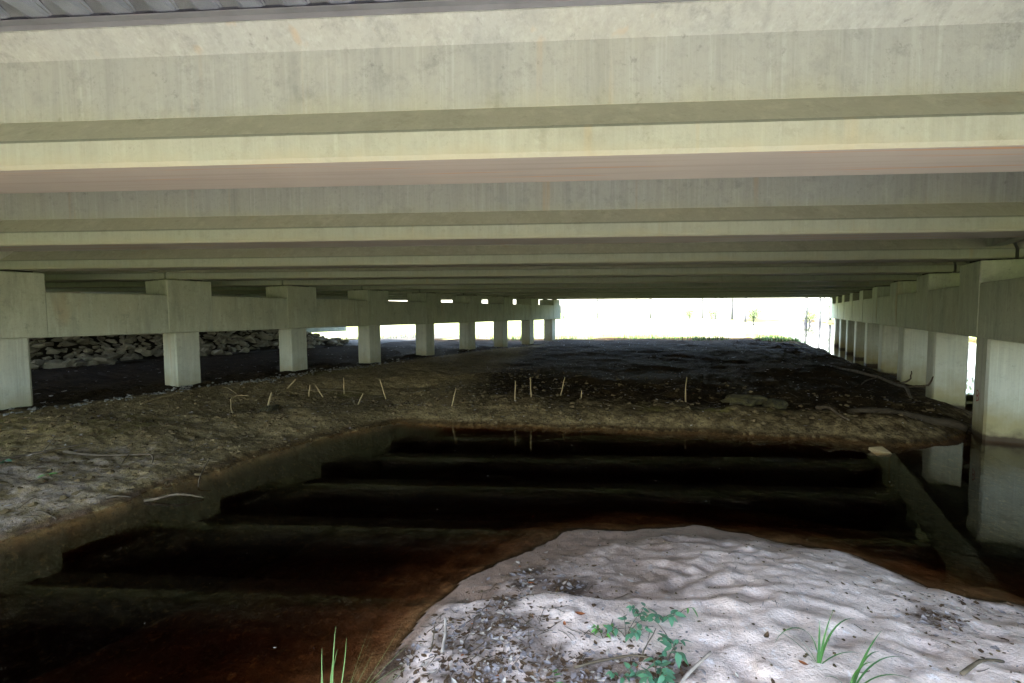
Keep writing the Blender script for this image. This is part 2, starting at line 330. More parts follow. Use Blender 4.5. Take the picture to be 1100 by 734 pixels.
def ground_mat():
    t = Nt('earth'); vo = t.coords()
    def at(n): a = t.n('Attribute'); a.attribute_name = n; return a.outputs['Fac']
    hum = t.mix(t.noise(vo, 1.5, 6, .65), (.036, .0225, .0085), (.018, .0115, .0045))
    hum = t.mix(t.math('MULTIPLY', t.noise(vo, 3.5, 8, .8, .55, .63), .7), hum, (.075, .048, .02))
    hum = t.mix(t.noise(vo, 22, 5, .75, .57, .66), hum, (.095, .066, .028))
    loam = t.mix(t.noise(vo, 2.2, 6, .65), (.32, .24, .11), (.19, .14, .062))
    loam = t.mix(t.math('MULTIPLY', t.noise(vo, 7, 8, .8, .50, .60), .6), loam, (.30, .235, .12))
    loam = t.mix(t.math('MULTIPLY', t.noise(vo, 16, 7, .8, .50, .60), .85), loam, (.07, .053, .028))
    sand = t.mix(t.noise(vo, 1.8, 6, .6), (.85, .71, .61), (.70, .575, .49))
    sand = t.mix(t.math('MULTIPLY', t.noise(vo, 4.0, 8, .75, .51, .64), .7), sand, (.43, .365, .325))
    sand = t.mix(t.math('MULTIPLY', t.noise(vo, 9, 5, .7, .60, .66), .8), sand, (.85, .79, .75))
    sand = t.mix(t.math('MULTIPLY', t.noise(vo, 26, 6, .75, .55, .66), .5), sand, (.40, .34, .30))
    sand = t.mix(t.math('MULTIPLY', t.noise(vo, 48, 4, .7, .63, .68), .85), sand, (.10, .08, .065))
    grass = t.mix(t.noise(vo, .4, 6, .6), (.13, .18, .045), (.19, .20, .07))
    grass = t.mix(t.noise(vo, .13, 4, .6, .45, .6), grass, (.26, .26, .15))
    def edge(a, w=.5):   # ragged border between two kinds of soil
        mr = t.n('MapRange'); t.l(t.math('ADD', a, t.math('MULTIPLY', t.noise(vo, 5, 5, .7, .3, .7), w)), mr.inputs[0])
        mr.inputs[1].default_value = w; mr.inputs[2].default_value = 1; return mr.outputs[0]
    col = t.mix(edge(at('loam')), hum, loam)
    col = t.mix(edge(at('moss'), .6), col, (.16, .135, .035))
    col = t.mix(edge(at('sand'), .35), col, sand)
    col = t.mix(edge(at('debris'), .4), col, t.mix(t.noise(vo, 40, 4, .7), (.13, .095, .07), (.32, .255, .21)))
    col = t.mix(edge(at('open'), .3), col, grass)
    silt = t.mix(t.noise(vo, 3.5, 6, .7), (.085, .05, .024), (.04, .024, .012))
    silt = t.mix(t.noise(vo, 13, 4, .7, .56, .68), silt, (.17, .105, .045))
    silt = t.mix(at('shallow'), silt, t.mix(t.noise(vo, 5, 6, .7), (.36, .25, .14), (.14, .09, .05)))
    col = t.mix(at('silt'), col, silt)
    w = edge(at('wet'), .4)
    col = t.mix(w, col, t.mix(1.0, col, (.36, .30, .25), 'MULTIPLY'))
    rg = t.n('MapRange'); t.l(w, rg.inputs[0]); rg.inputs[3].default_value = .95; rg.inputs[4].default_value = .5
    bs = t.n('MapRange'); t.l(at('sand'), bs.inputs[0]); bs.inputs[3].default_value = .6; bs.inputs[4].default_value = .18
    nb = t.bump(t.math('MULTIPLY', t.noise(vo, 9, 6, .65, .2, .8), bs.outputs[0]), 1, .045)
    nb = t.bump(t.noise(vo, 60, 5, .7, .2, .8), .6, .010, nb)
    t.b.inputs['Specular IOR Level'].default_value = .06
    return t.done(col, rg.outputs[0], nb)
ground = obj('ground', me, None, [ground_mat()]); ground['kind'] = 'structure'

# creek
def water_mat():
    m = bpy.data.materials.new('creek_water'); m.use_nodes = True; t = m.node_tree; t.nodes.clear()
    N = lambda k: t.nodes.new('ShaderNode'+k)
    out = N('OutputMaterial'); mx = N('MixShader'); fr = N('Fresnel'); gl = N('BsdfGlossy'); tr = N('BsdfTransparent')
    fr.inputs['IOR'].default_value = 1.33; gl.inputs['Roughness'].default_value = .0; gl.inputs['Color'].default_value = (1, 1, 1, 1)
    tr.inputs['Color'].default_value = (.9, .8, .68, 1)
    nz = N('TexNoise'); nz.inputs['Scale'].default_value = 5; nz.inputs['Detail'].default_value = 3; bp = N('Bump'); bp.inputs['Strength'].default_value = .02; bp.inputs['Distance'].default_value = .02
    tc = N('TexCoord'); L = t.links.new
    L(tc.outputs['Object'], nz.inputs['Vector']); L(nz.outputs[0], bp.inputs['Height'])
    L(bp.outputs[0], gl.inputs['Normal']); L(bp.outputs[0], fr.inputs['Normal'])
    ge = N('NewGeometry'); sb = N('Math'); sb.operation = 'SUBTRACT'; sb.inputs[0].default_value = 1; ml = N('Math'); ml.operation = 'MULTIPLY'
    L(ge.outputs['Backfacing'], sb.inputs[1]); L(sb.outputs[0], ml.inputs[0]); L(fr.outputs[0], ml.inputs[1])   # light leaving the water is not mirrored back
    L(ml.outputs[0], mx.inputs[0]); L(tr.outputs[0], mx.inputs[1]); L(gl.outputs[0], mx.inputs[2]); L(mx.outputs[0], out.inputs['Surface'])
    ab = N('VolumeAbsorption'); ab.inputs['Color'].default_value = (.52, .27, .08, 1); ab.inputs['Density'].default_value = 4.2
    L(ab.outputs[0], out.inputs['Volume']); return m
wb = MB(); wb.box((-16, -75, -2.0), (22, 150, 0)); 
creek = obj('creek_water', wb.mesh('creek_water'), None, [water_mat()]); creek['kind'] = 'structure'

# ------------------------------------------------------------------ bridge
SOF = EYE+.8669; W = .559; D1, S = 2.7509, 2.9522
XLF, XRF = -12.976, 2.944; XL, XR = XLF-.5, XRF+.5; XA, XB = -27.4, XR+(XR-XL)
CAPB = EYE-.4629; PEDT = SOF-.032; CAPT = PEDT-.375; TOPZ = .955
IDX = range(-1, 11)
def yat(v, x): return (v+x*SN)/CS
bridge = tag(empty('concrete_bridge', (0, 0, 0)), 'low concrete girder bridge on square piles spanning the dark creek', 'bridge')
def girder_mesh(L, name):
    pr = [(0, 0), (0, .150), (.02, .172), (.205, .352), (.205, .725), (.085, .835), (.085, TOPZ),
          (W-.085, TOPZ), (W-.085, .835), (W-.205, .725), (W-.205, .352), (W-.02, .172), (W, .150), (W, 0)]
    pr = [(.022, -0.0)]+[(0, .022)]+pr[1:-1]+[(W, .022), (W-.022, 0)]
    n = len(pr); mb = MB(); tn = math.tan(SKEW)
    vs = [(sx*L/2+(y-W/2)*tn, y, z) for sx in (-1, 1) for (y, z) in pr]
    fs = []; mi = []
    for k in range(n):
        k2 = (k+1) % n; mb_f = (k, n+k, n+k2, k2); fs.append(mb_f)
    mb.add(vs, fs[:-1], 0); mb.m[3] = 2; mb.m[n-5] = 2
    mb.f.append(fs[-1]); mb.m.append(1)
    mb.f.append(tuple(range(n))); mb.m.append(0); mb.f.append(tuple(range(n, 2*n))[::-1]); mb.m.append(0)
    return mb.mesh(name)
def spos(x, off): return (x+off*SN)/CS
pad = MB(); pad.box((-.16, -.22, -.031), (.16, .22, -.001)); pad_me = pad.mesh('bearing_pad'); pad_me.materials.append(M_PAD)
for (xa, xb) in ((XL, XR), (XA, XL), (XR, XB)):
    L = (xb-xa)/CS-.06; gm = girder_mesh(L, 'girder')
    gm.materials.append(M_GIRDER); gm.materials.append(M_SOFFIT); gm.materials.append(M_HAUNCH)
    for n in IDX:
        off = D1+n*S; s0 = spos((xa+xb)/2, off+W/2)
        g = obj('girder', gm, bridge); g.location = (-SN*off+CS*s0, CS*off+SN*s0, SOF); g.rotation_euler = (0, 0, SKEW)
        for sx in (-1, 1):
            p = obj('bearing_pad', pad_me, g); p.location = (sx*(L/2-.28), W/2, 0)
# end diaphragms between the girders at the bents
for xb, sg in ((XL, 1), (XL, -1), (XR, 1), (XR, -1)):
    x0, x1 = sorted((xb+sg*.22, xb+sg*.42)); mb = MB(); v0, v1 = D1+W-.2, D1+S+.2
    vs = [(x, yat(v, x), z) for z in (SOF+.20, SOF+TOPZ-.006) for (x, v) in ((x0, v0), (x1, v0), (x1, v1), (x0, v1))]
    mb.add(vs, [(0,3,2,1),(4,5,6,7),(0,1,5,4),(1,2,6,5),(2,3,7,6),(3,0,4,7)])
    dm = mb.mesh('diaphragm'); dm.materials.append(M_CAP)
    for n in range(-1, 10):
        o = obj('diaphragm', dm, bridge); o.location = (0, n*S/CS, 0)
# bents: cap with pedestals, piles underneath
def pile_mesh():
    mb = MB(); h = .30; c = .035; pr = [(-h, -h+c), (-h+c, -h), (h-c, -h), (h, -h+c), (h, h-c), (h-c, h), (-h+c, h), (-h, h-c)]
    vs = [(x, y, z) for z in (-1.2, CAPB+.001) for (x, y) in pr]
    mb.add(vs, [(k, (k+1) % 8, 8+(k+1) % 8, 8+k) for k in range(8)]+[tuple(range(8))[::-1], tuple(range(8, 16))])
    return mb.mesh('pile')
pm = pile_mesh(); pm.materials.append(M_PILE)
for xb in (XL, XR):
    ys = [yat(D1+W/2+n*S, xb) for n in IDX]
    mb = MB(); mb.box((-.5, ys[0]-.95, CAPB), (.5, ys[-1]+.75, CAPT))
    cap = obj('pile_cap', bevelled(mb, 'pile_cap', .018), bridge, [M_CAP]); cap.location = (xb, 0, 0)
    mb = MB(); mb.box((-.512, -.525, CAPB+.012), (.512, .525, PEDT))
    pd = bevelled(mb, 'pedestal', .015); pd.materials.append(M_CAP)
    for y in ys:
        o = obj('pedestal', pd, cap); o.location = (0, y, 0)
        o = obj('pile', pm, bridge); o.location = (xb, y, 0)
        if xb == XR and abs(y-ys[3]) < .1: near_pile = o
# abutments
for x0, x1 in ((XA-1.1, XA+.55), (XB-.55, XB+1.1)):
    y0, y1 = yat(DECK0, x0)-.2, yat(DECK1, x1)+.2
    mb = MB(); mb.box((x0, y0, 1.0), (x1, y1, PEDT))
    obj('abutment_wall', bevelled(mb, 'abutment_wall', .02), bridge, [M_CAP])
# deck slab and barriers
def skewed(mb, v0, v1, z0, z1, xa, xb):
    vs = [(x, yat(v, x), z) for z in (z0, z1) for (x, v) in ((xa, v0), (xb, v0), (xb, v1), (xa, v1))]
    mb.add(vs, [(0,3,2,1),(4,5,6,7),(0,1,5,4),(1,2,6,5),(2,3,7,6),(3,0,4,7)])
mb = MB(); skewed(mb, DECK0, DECK1, SOF+TOPZ+.004, SOF+TOPZ+.21, XA-.9, XB+.9); obj('deck_slab', mb.mesh('deck_slab'), bridge, [M_CAP])
for v0, v1 in ((DECK0+.02, DECK0+.32), (DECK1-.32, DECK1-.02)):
    mb = MB(); skewed(mb, v0, v1, SOF+TOPZ+.212, SOF+TOPZ+1.0, XA-.9, XB+.9); obj('barrier', mb.mesh('barrier'), bridge, [M_CAP])
# stay-in-place corrugated metal forms between the girders, with an edge angle along each girder top
def form_mesh(L):
    mb = MB(); y0, y1 = W-.075, S+.075; p = .26; dep = .075; n = int(L/p)
    ys = [y0, y0+.05, y0+.17, y0+.20, y1-.20, y1-.17, y1-.05, y1]; am = [.12, .12, .85, 1, 1, .85, .12, .12]
    xs = []; hs = []
    for i in range(n):
        for q, h in ((0, 0), (.36, 0), (.44, .55), (.50, 1), (.82, 1), (.90, .55)):
            xs.append(-L/2+(i+q)*p); hs.append(h)
    tn = math.tan(SKEW)
    vs = [(x, y, .880+dep*h*a*.99) for y, a in zip(ys, am) for x, h in zip(xs, hs)]
    m = len(xs)
    fs = [(j*m+i, j*m+i+1, (j+1)*m+i+1, (j+1)*m+i) for j in range(len(ys)-1) for i in range(m-1)]
    mb.add(vs, fs); return mb.mesh('metal_form')
def angle_mesh(L):
    mb = MB()
    for ya, yb, yc in ((W-.083, W-.078, W-.03), (S+.083, S+.078, S+.03)):
        lo, hi = sorted((ya, yb)); mb.box((-L/2, lo, .842), (L/2, hi, .877))
        lo, hi = sorted((yb, yc)); mb.box((-L/2, lo, .871), (L/2, hi, .876))
    return mb.mesh('edge_angle')
for (xa, xb) in ((XL, XR), (XA, XL), (XR, XB)):
    L = (xb-xa)/CS-.5
    fm = form_mesh(L); fm.materials.append(M_METAL); am_ = angle_mesh(L); am_.materials.append(M_FLASH)
    for n in range(-1, 10):
        off = D1+n*S; s0 = spos((xa+xb)/2, off+S/2+W/2)
        o = obj('metal_form', fm, bridge); o.location = (-SN*off+CS*s0, CS*off+SN*s0, SOF); o.rotation_euler = (0, 0, SKEW)
        a = obj('edge_angle', am_, o)
# red crayon mark on the side of the nearest pile in the creek
mk = MB()
for pts in ([(0, 0), (0, .2)], [(0, .2), (.075, .19), (.08, .12), (0, .1)], [(0, .1), (.07, .09), (.085, .03), (.0, .0)], [(.11, .02), (.12, .17)]):
    for (a, b), (c, d) in zip(pts, pts[1:]):
        q = Vector((c-a, d-b)).normalized()*.011; nx, ny = -q.y, q.x
        mk.add([(-.3025, -a-nx, b+ny), (-.3025, -a+nx, b-ny), (-.3025, -c+nx, d-ny), (-.3025, -c-nx, d+ny)], [(0, 1, 2, 3)])
mark = obj('painted_mark', mk.mesh('painted_mark'), near_pile, [M_REDP]); mark.location = (0, .1, .62)

# ------------------------------------------------------------------ riprap under the left abutment
def rock_mesh(seed, n=15, flat=.7):
    rnd = random.Random(seed); bm = bmesh.new()
    for i in range(n):
        v = Vector((rnd.gauss(0, 1), rnd.gauss(0, 1), rnd.gauss(0, 1))).normalized()*rnd.uniform(.42, .56); v.z *= flat; v.x *= 1.15; bm.verts.new(v)
    r = bmesh.ops.convex_hull(bm, input=bm.verts[:])
    bmesh.ops.delete(bm, geom=[v for v in bm.verts if not v.link_faces], context='VERTS')
    me = bpy.data.meshes.new('rock'); bm.to_mesh(me); bm.free(); return me
rocks = [rock_mesh(s) for s in range(8)]
for r in rocks: r.materials.append(M_ROCK)
sheet = MB(); sx = np.arange(-21.7, -27.0, -.3); sy = np.arange(-2, 33, .4)
gxx, gyy = np.meshgrid(sx, sy); zz = fields(gxx.ravel(), gyy.ravel())[0]+.03
sheet.add(np.stack([gxx.ravel(), gyy.ravel(), zz], 1).tolist(), [(j*len(sx)+i, (j+1)*len(sx)+i, (j+1)*len(sx)+i+1, j*len(sx)+i+1) for j in range(len(sy)-1) for i in range(len(sx)-1)])
rip = obj('riprap_slope', sheet.mesh('riprap_slope', True), None, [simple('riprap_fines', (.06, .055, .04), (.035, .03, .022), 6, .95, .6, .03)]); rip['kind'] = 'structure'
rnd = random.Random(11); spots = []
for i in range(76):
    for j in range(20):
        y = -1+i*.35+rnd.uniform(-.11, .11); x = -21.45-j*.28+rnd.uniform(-.08, .08)
        spots.append((x, y))
P_ = np.array(spots); fz = fields(P_[:, 0], P_[:, 1]); zs = fz[0]; vv = fz[5]
cand = [(math.hypot(x, y), x, y, z) for (x, y), z, v in zip(spots, zs, vv) if z > .42 and z < 2.9 and v < 37]
near = lambda c: (c[3] > 1.9)*100+(c[2] < 4.5)*50+c[0]
cand.sort(key=near); stuff = MB()
for k, (_, x, y, z) in enumerate(cand):
    s = rnd.choice((.22, .28, .34, .4, .46, .55))*rnd.uniform(.9, 1.1)
    rot = (rnd.uniform(-.5, .5), rnd.uniform(-.5, .5), rnd.uniform(0, 6.3)); me_ = rocks[rnd.randrange(8)]
    if k < 300:
        o = obj('rock', me_, rip); o.location = (x, y, z+.10*s+rnd.uniform(0, .08)); o.rotation_euler = rot; o.scale = (s, s*rnd.uniform(.75, 1.1), s*rnd.uniform(.8, 1.1))
    else:
        Mx = Matrix.Translation((x, y, z+.12*s)) @ Vector(rot).to_track_quat('Z', 'Y').to_matrix().to_4x4() @ Matrix.Scale(s, 4)
        stuff.add([Mx @ v.co for v in me_.vertices], [tuple(p.vertices) for p in me_.polygons])
if stuff.v:
    o = obj('riprap_rocks', stuff.mesh('riprap_rocks'), rip, [M_ROCK]); o['kind'] = 'stuff'

# pebbles washed against the left row of piles
peb = MB(); pm_ = rocks[0]
xs = []; ys = []
for k in range(560):
    y = rnd.uniform(1.0, 12) if k < 380 else rnd.uniform(12, 30); x = -12.55+rnd.gauss(0, .22)+.15*math.sin(y*1.7)
    xs.append(x); ys.append(y)
zs = fields(np.array(xs), np.array(ys))[0]
for x, y, z in zip(xs, ys, zs):
    me_ = rocks[rnd.randrange(8)]; s = rnd.choice((.03, .04, .05, .07, .1))
    Mx = Matrix.Translation((x, y, z+.01)) @ Matrix.Rotation(rnd.uniform(0, 6.3), 4, 'Z') @ Matrix.Scale(s, 4)
    peb.add([Mx @ v.co for v in me_.vertices], [tuple(p.vertices) for p in me_.polygons])
o = obj('gravel', peb.mesh('gravel'), None, [M_PEB]); o['kind'] = 'stuff'; o['label'] = 'small grey pebbles washed against the left row of piles'; o['category'] = 'gravel'

# ------------------------------------------------------------------ stakes in the far bank
STK = [(-9.95, 6.68, .48, .30, -.15, .03), (-11.04, 7.94, .42, .75, .0, .022), (-10.1, 7.92, .33, .12, .0, .022), (-9.73, 8.11, .42, -.55, .0, .022),
       (-9.67, 8.64, .50, .0, 0, .018), (-8.43, 7.88, .34, .45, 0, .02), (-8.38, 8.81, .60, -.28, 0, .02), (-6.22, 8.49, .50, .25, 0, .017),
       (-5.09, 9.34, .50, .03, 0, .02), (-4.77, 9.5, .52, -.03, 0, .02), (-4.4, 10.25, .52, .22, 0, .018), (-3.83, 10.12, .22, .0, 0, .016)]
SLAB = ['thick split stake leaning right at the left end of the stake row', 'stake leaning hard right against the third pile base',
        'short stake right of the third pile, almost upright', 'stake leaning left beside crossed twigs on the bank',
        'thin upright stake behind the crossed twigs', 'short stake leaning right, just above a bank hollow',
        'tall stake leaning left, in front of the fourth pile', 'lone stake leaning right near the middle of the far bank',
        'left one of two upright parallel stakes on the far bank', 'right one of two upright parallel stakes on the far bank',
        'slightly right leaning stake beyond the two upright stakes', 'shortest stake stub at the right end of the row']
for (x, y, h, lean, ly, r), lab in zip(STK, SLAB):
    h *= .85; z = ground_z(x, y); mb = MB()
    d = Vector((math.sin(lean)*_r.x, math.sin(lean)*_r.y, math.cos(lean)))
    nseg = 4; pts = [Vector((0, 0, -.08))+d*(h+.08)*k/nseg+Vector((random.uniform(-1, 1), random.uniform(-1, 1), 0))*.006 for k in range(nseg+1)]
    r *= .8; mb.tube(pts, [r*.75, r, r*.95, r*1.05, r*.6], 5)
    o = obj('wooden_stake', mb.mesh('wooden_stake'), None, [M_WOODP]); o.location = (x, y, z); tag(o, lab, 'stake', 'wooden stakes in the far bank')

# sticks and branches
def stick(name, pts, r0, r1, mat, label, cat='stick', forks=(), lift=.015, n=6):
    x0, y0 = pts[0][0], pts[0][1]; zb = ground_z(x0, y0)
    if zb < 0: zb = 0
    def w(p):
        z = max(ground_z(p[0], p[1]), 0)+lift+(p[2] if len(p) > 2 else 0)
        return (p[0]-x0, p[1]-y0, z-zb)
    def smooth(Q):
        Q = [Vector(q) for q in Q]; o = []
        for i in range(len(Q)-1):
            a, b, c, d = Q[max(i-1, 0)], Q[i], Q[i+1], Q[min(i+2, len(Q)-1)]
            for j in range(4):
                t = j/4; q = .5*((2*b)+(c-a)*t+(2*a-5*b+4*c-d)*t*t+(3*b-a-3*c+d)*t**3)
                o.append(q+Vector((srd.uniform(-1, 1), srd.uniform(-1, 1), srd.uniform(-1, 1)))*r1*.35)
        return o+[Q[-1]]
    srd = random.Random(len(label)*7+int(x0*100))
    mb = MB(); P = smooth([w(p) for p in pts]); k = len(P)
    mb.tube(P, [(r0+(r1-r0)*i/(k-1))*srd.uniform(.86, 1.14) for i in range(k)], n)
    for f in forks:
        F = smooth([w(p) for p in f]); mb.tube(F, [r1*1.0+(r1*.4-r1)*i/(len(F)-1) for i in range(len(F))], 5)
    o = obj(name, mb.mesh(name, True), None, [mat]); o.location = (x0, y0, zb); return tag(o, label, cat)
stick('driftwood_stick', [(-6.62, 2.84), (-6.5, 2.93, .02), (-6.38, 3.04, .05), (-6.25, 3.14, .04), (-6.1, 3.24)], .020, .010, M_TWIG, 'curved pale driftwood stick lying at the left waterline')
stick('twig', [(-6.55, 3.42), (-6.72, 3.55, .1), (-6.95, 3.8, .22)], .010, .005, M_TWIG, 'pale twig rising from the left waterline above the driftwood')
stick('twig', [(-7.12, 2.02), (-6.98, 2.06, .01), (-6.84, 2.1)], .010, .008, M_TWIG, 'short straight white stick on the sandy left bank')
stick('wood_chip', [(-7.0, 2.62), (-6.93, 2.70, .01), (-6.85, 2.8)], .018, .005, M_TWIG, 'flat pale wood chip near the left waterline', 'wood chip')
stick('twig', [(-11.5, 4.95), (-11.7, 5.4, .03), (-11.95, 6.1, .05)], .015, .008, M_WOODP, 'long thin pale twig below the second pile')
stick('bent_root', [(-9.9, 5.9), (-10.1, 6.0, .10), (-10.25, 6.1, .2), (-10.3, 6.25, .24), (-10.2, 6.45, .28)], .02, .008, M_WOODP, 'bent pale root arching out of the left bank', 'root', [[(-10.3, 6.25, .28), (-10.35, 6.1, .38), (-10.4, 6.0, .42)]])
stick('twig', [(-9.2, 2.3), (-9.15, 2.7, .02), (-9.1, 3.2, .05)], .014, .008, M_TWIG, 'thin grey twig at the left edge of the bank', 'stick', [[(-9.1, 2.7, .02), (-9.3, 2.9, .15)]])
stick('dead_branch', [(-9.0, 2.9), (-8.6, 3.1, .03), (-8.2, 3.35, .06), (-7.9, 3.5, .05), (-7.65, 3.4, .02)], .022, .008, M_TWIG, 'curving dark dead branch halfway up the left bank', 'branch', [[(-8.6, 3.1, .03), (-8.5, 3.5, .12)], [(-8.2, 3.35, .06), (-7.8, 3.1, .05)]])
stick('crossed_twig', [(-10.6, 8.1), (-9.9, 8.4, .1), (-9.2, 8.9, .06)], .008, .005, M_TWIG, 'low horizontal twig lying across the row of stakes')
stick('crossed_twig', [(-9.9, 8.2), (-9.75, 8.5, .18), (-9.6, 8.8, .3)], .008, .005, M_TWIG, 'thin twig rising right over the horizontal one')
stick('fallen_branch', [(1.6, 21.0), (2.1, 19.3, .06), (2.55, 17.6, .1), (2.75, 16.2, .12), (2.72, 14.8, .1), (2.6, 13.6, .02)], .055, .03, M_TWIG, 'crooked fallen branch lying along the right row of piles', 'branch',
      [[(2.75, 16.2, .12), (3.0, 16.0, .3), (3.1, 16.3, .5)], [(2.72, 14.8, .1), (3.0, 14.2, .3), (3.05, 14.0, .55)], [(2.55, 17.6, .1), (2.2, 17.0, .02), (2.0, 16.1)]])
stick('rotten_log', [(1.2, 11.05), (1.7, 11.2, .03), (2.2, 11.4, .05), (2.7, 11.6, .04), (3.05, 11.7, .05)], .06, .085, M_LOG, 'dark rotten log on the bank beside the nearest right pile', 'log', n=10)
stick('driftwood_stick', [(.7, 11.2), (.85, 10.9, .05), (1.0, 10.75, .03), (1.15, 10.55)], .04, .014, M_TWIG, 'pale forked driftwood left of the rotten log')
stick('upright_twig', [(-1.75, 11.0, -.02), (-1.76, 11.02, .25), (-1.74, 11.05, .55)], .022, .006, M_WOODP, 'knobbly twig standing upright on the mossy far bank')
stick('driftwood_stick', [(-.42, 2.42), (-.36, 2.56, .01), (-.28, 2.72, .02)], .010, .007, M_BLEACH, 'white bare stick beside the leafy seedlings on the sand')
stick('twig', [(-1.80, 2.33, .0), (-1.84, 2.42, .04), (-1.90, 2.50, .10)], .011, .009, M_BLEACH, 'short pale stick poking up from the sand bar edge')
stick('twig', [(-1.88, 2.32, .0), (-1.92, 2.40, .03), (-1.95, 2.46, .09)], .005, .004, M_TWIG, 'thinner twig left of the pale stick at the bar edge')
stick('driftwood_stick', [(.85, 3.15), (.98, 3.35, .005), (1.12, 3.52)], .011, .007, M_TWIG, 'straight grey stick half buried in the bright sand')
stick('dead_branch', [(-.95, 2.42), (-.8, 2.52, .01), (-.62, 2.58, .02), (-.45, 2.56, .015)], .008, .005, M_TWIG, 'dark branching twig running under the seedlings', 'branch', [[(-.62, 2.58, .02), (-.58, 2.75, .09)], [(-.5, 2.57, .015), (-.46, 2.7, .06)]])

# pale chunk of wood half sunk at the far waterline
ck = MB(); rr = rock_mesh(77, 14, .8); o = obj('wood_chunk', rr, None, [M_WOODP]); o.location = (1.45, 9.45, .03); o.scale = (.26, .2, .22); tag(o, 'pale chunk of wood standing in the dark far water', 'wood')
# lumps of clay and moss on the far bank
for i, (x, y, s, lab) in enumerate([(-.60, 11.35, .55, 'yellow mossy clod on the far bank, right of the upright twig'), (-.05, 11.2, .42, 'smaller mossy clod right of the yellow one'), (-9.55, 6.5, .34, 'ochre clod near the bent root on the left bank')]):
    bm = bmesh.new(); bmesh.ops.create_icosphere(bm, subdivisions=3, radius=.5)
    c = np.array([v.co for v in bm.verts]); nz = fbm(c[:, 0]*3+i*9, c[:, 1]*3+c[:, 2]*2.1, 1.2, 4, i)
    for v, k in zip(bm.verts, nz): v.co *= 1+k*.9; v.co.z *= .5
    mm = bpy.data.meshes.new('clod'); bm.to_mesh(mm); bm.free(); mm.polygons.foreach_set('use_smooth', [True]*len(mm.polygons))
    o = obj('clod', mm, None, [simple('mossy_clay%d' % i, (.13, .11, .035), (.05, .042, .02), 6, .95, .9, .05)]); o.location = (x, y, ground_z(x, y)+.02); o.scale = (s*1.5, s, s); o.rotation_euler.z = .3+i; tag(o, lab, 'clod')

# ------------------------------------------------------------------ plants on the sand bar
def leaflet(w=.4):
    mb = MB(); st = [(0, .02), (.15, .22), (.4, w*.5+.05), (.65, .2), (.85, .1), (1, .005)]
    vs = []; fs = []
    for (t, h) in st:
        z = -.25*t*t
        vs += [(-h*w*2, t, z+.10*h), (0, t, z), (h*w*2, t, z+.10*h)]
    for i in range(len(st)-1):
        a = i*3; fs += [(a, a+1, a+4, a+3), (a+1, a+2, a+5, a+4)]
    mb.add(vs, fs); return mb.mesh('leaf', True)
LF = leaflet(.45); LF.materials.append(M_LEAF); LF2 = leaflet(.38); LF2.materials.append(M_LEAF2)
def seedling(x, y, nst, h, lf, size, lab, seed):
    rd = random.Random(seed); z = ground_z(x, y)
    t = tag(empty('leafy_seedling', (x, y, z)), lab, 'seedling', 'leafy seedlings on the sand bar')
    for s in range(nst):
        az = rd.uniform(0, 6.28); ln = h*rd.uniform(.7, 1.15); out = rd.uniform(.3, .9)
        pts = [(0, 0, -.01)]+[(math.cos(az)*out*ln*q, math.sin(az)*out*ln*q, ln*(q-.35*q*q)) for q in (.35, .7, 1)]
        mb = MB(); mb.tube(pts, [.003, .0025, .002, .0015], 5); st = obj('stem', mb.mesh('stem', True), t, [M_TWIG])
        for q in range(rd.choice((3, 5, 5))):
            k = min(3, 3-q//2); px, py, pz = pts[k]
            o = obj('leaf', lf, t); o.location = (px, py, pz); la = az-1.57+(0, 1.2, -1.2, 1.5, -1.5)[q]+rd.uniform(-.35, .35)
            o.rotation_euler = (rd.uniform(-.45, .35), rd.uniform(-.5, .5), la); sz = size*rd.uniform(.6, 1.1); o.scale = (sz, sz, sz)
SEED = [(-.88, 2.72, 3, .09, LF2, .05, 'low seedling with mixed bright leaves, left of the big leafy cluster'), (-.76, 2.78, 6, .13, LF, .06, 'dense upper cluster of blue-green seedling leaves on the sand'),
        (-.74, 3.02, 2, .10, LF, .055, 'small seedling at the top left of the plant patch'), (-.60, 3.02, 3, .12, LF, .07, 'seedling with broad leaves at the top of the plant patch'),
        (-.52, 3.12, 1, .11, LF2, .06, 'bright yellow-green seedling at the top right of the patch'), (-.50, 2.80, 3, .13, LF, .065, 'seedling with drooping leaflets right of the dense cluster'),
        (-.42, 2.66, 2, .12, LF, .08, 'seedling with the largest leaves, above the white stick'), (-.50, 2.44, 7, .13, LF, .07, 'dense lower cluster of blue-green seedling leaves'),
        (-.69, 2.42, 3, .09, LF, .05, 'dark green seedling left of the lower dense cluster'), (-1.01, 2.26, 2, .08, LF2, .045, 'bright little seedling at the left of the patch'),
        (-.92, 2.22, 2, .06, LF, .04, 'tiny dark seedling between two bright ones'), (-.84, 2.20, 3, .08, LF2, .05, 'bright seedling at the bottom middle of the patch'),
        (-1.0, 2.09, 2, .06, LF2, .045, 'lowest bright seedling near the bottom of the picture')]
for i, a in enumerate(SEED): seedling(*a, 100+i)
# two specks of green on the left bank
seedling(-8.9, 2.25, 2, .08, LF, .12, 'lone green seedling at the left edge of the far left bank', 201)
seedling(-8.05, 2.42, 2, .06, LF2, .09, 'tiny green seedling on the left bank above the white stick', 202)

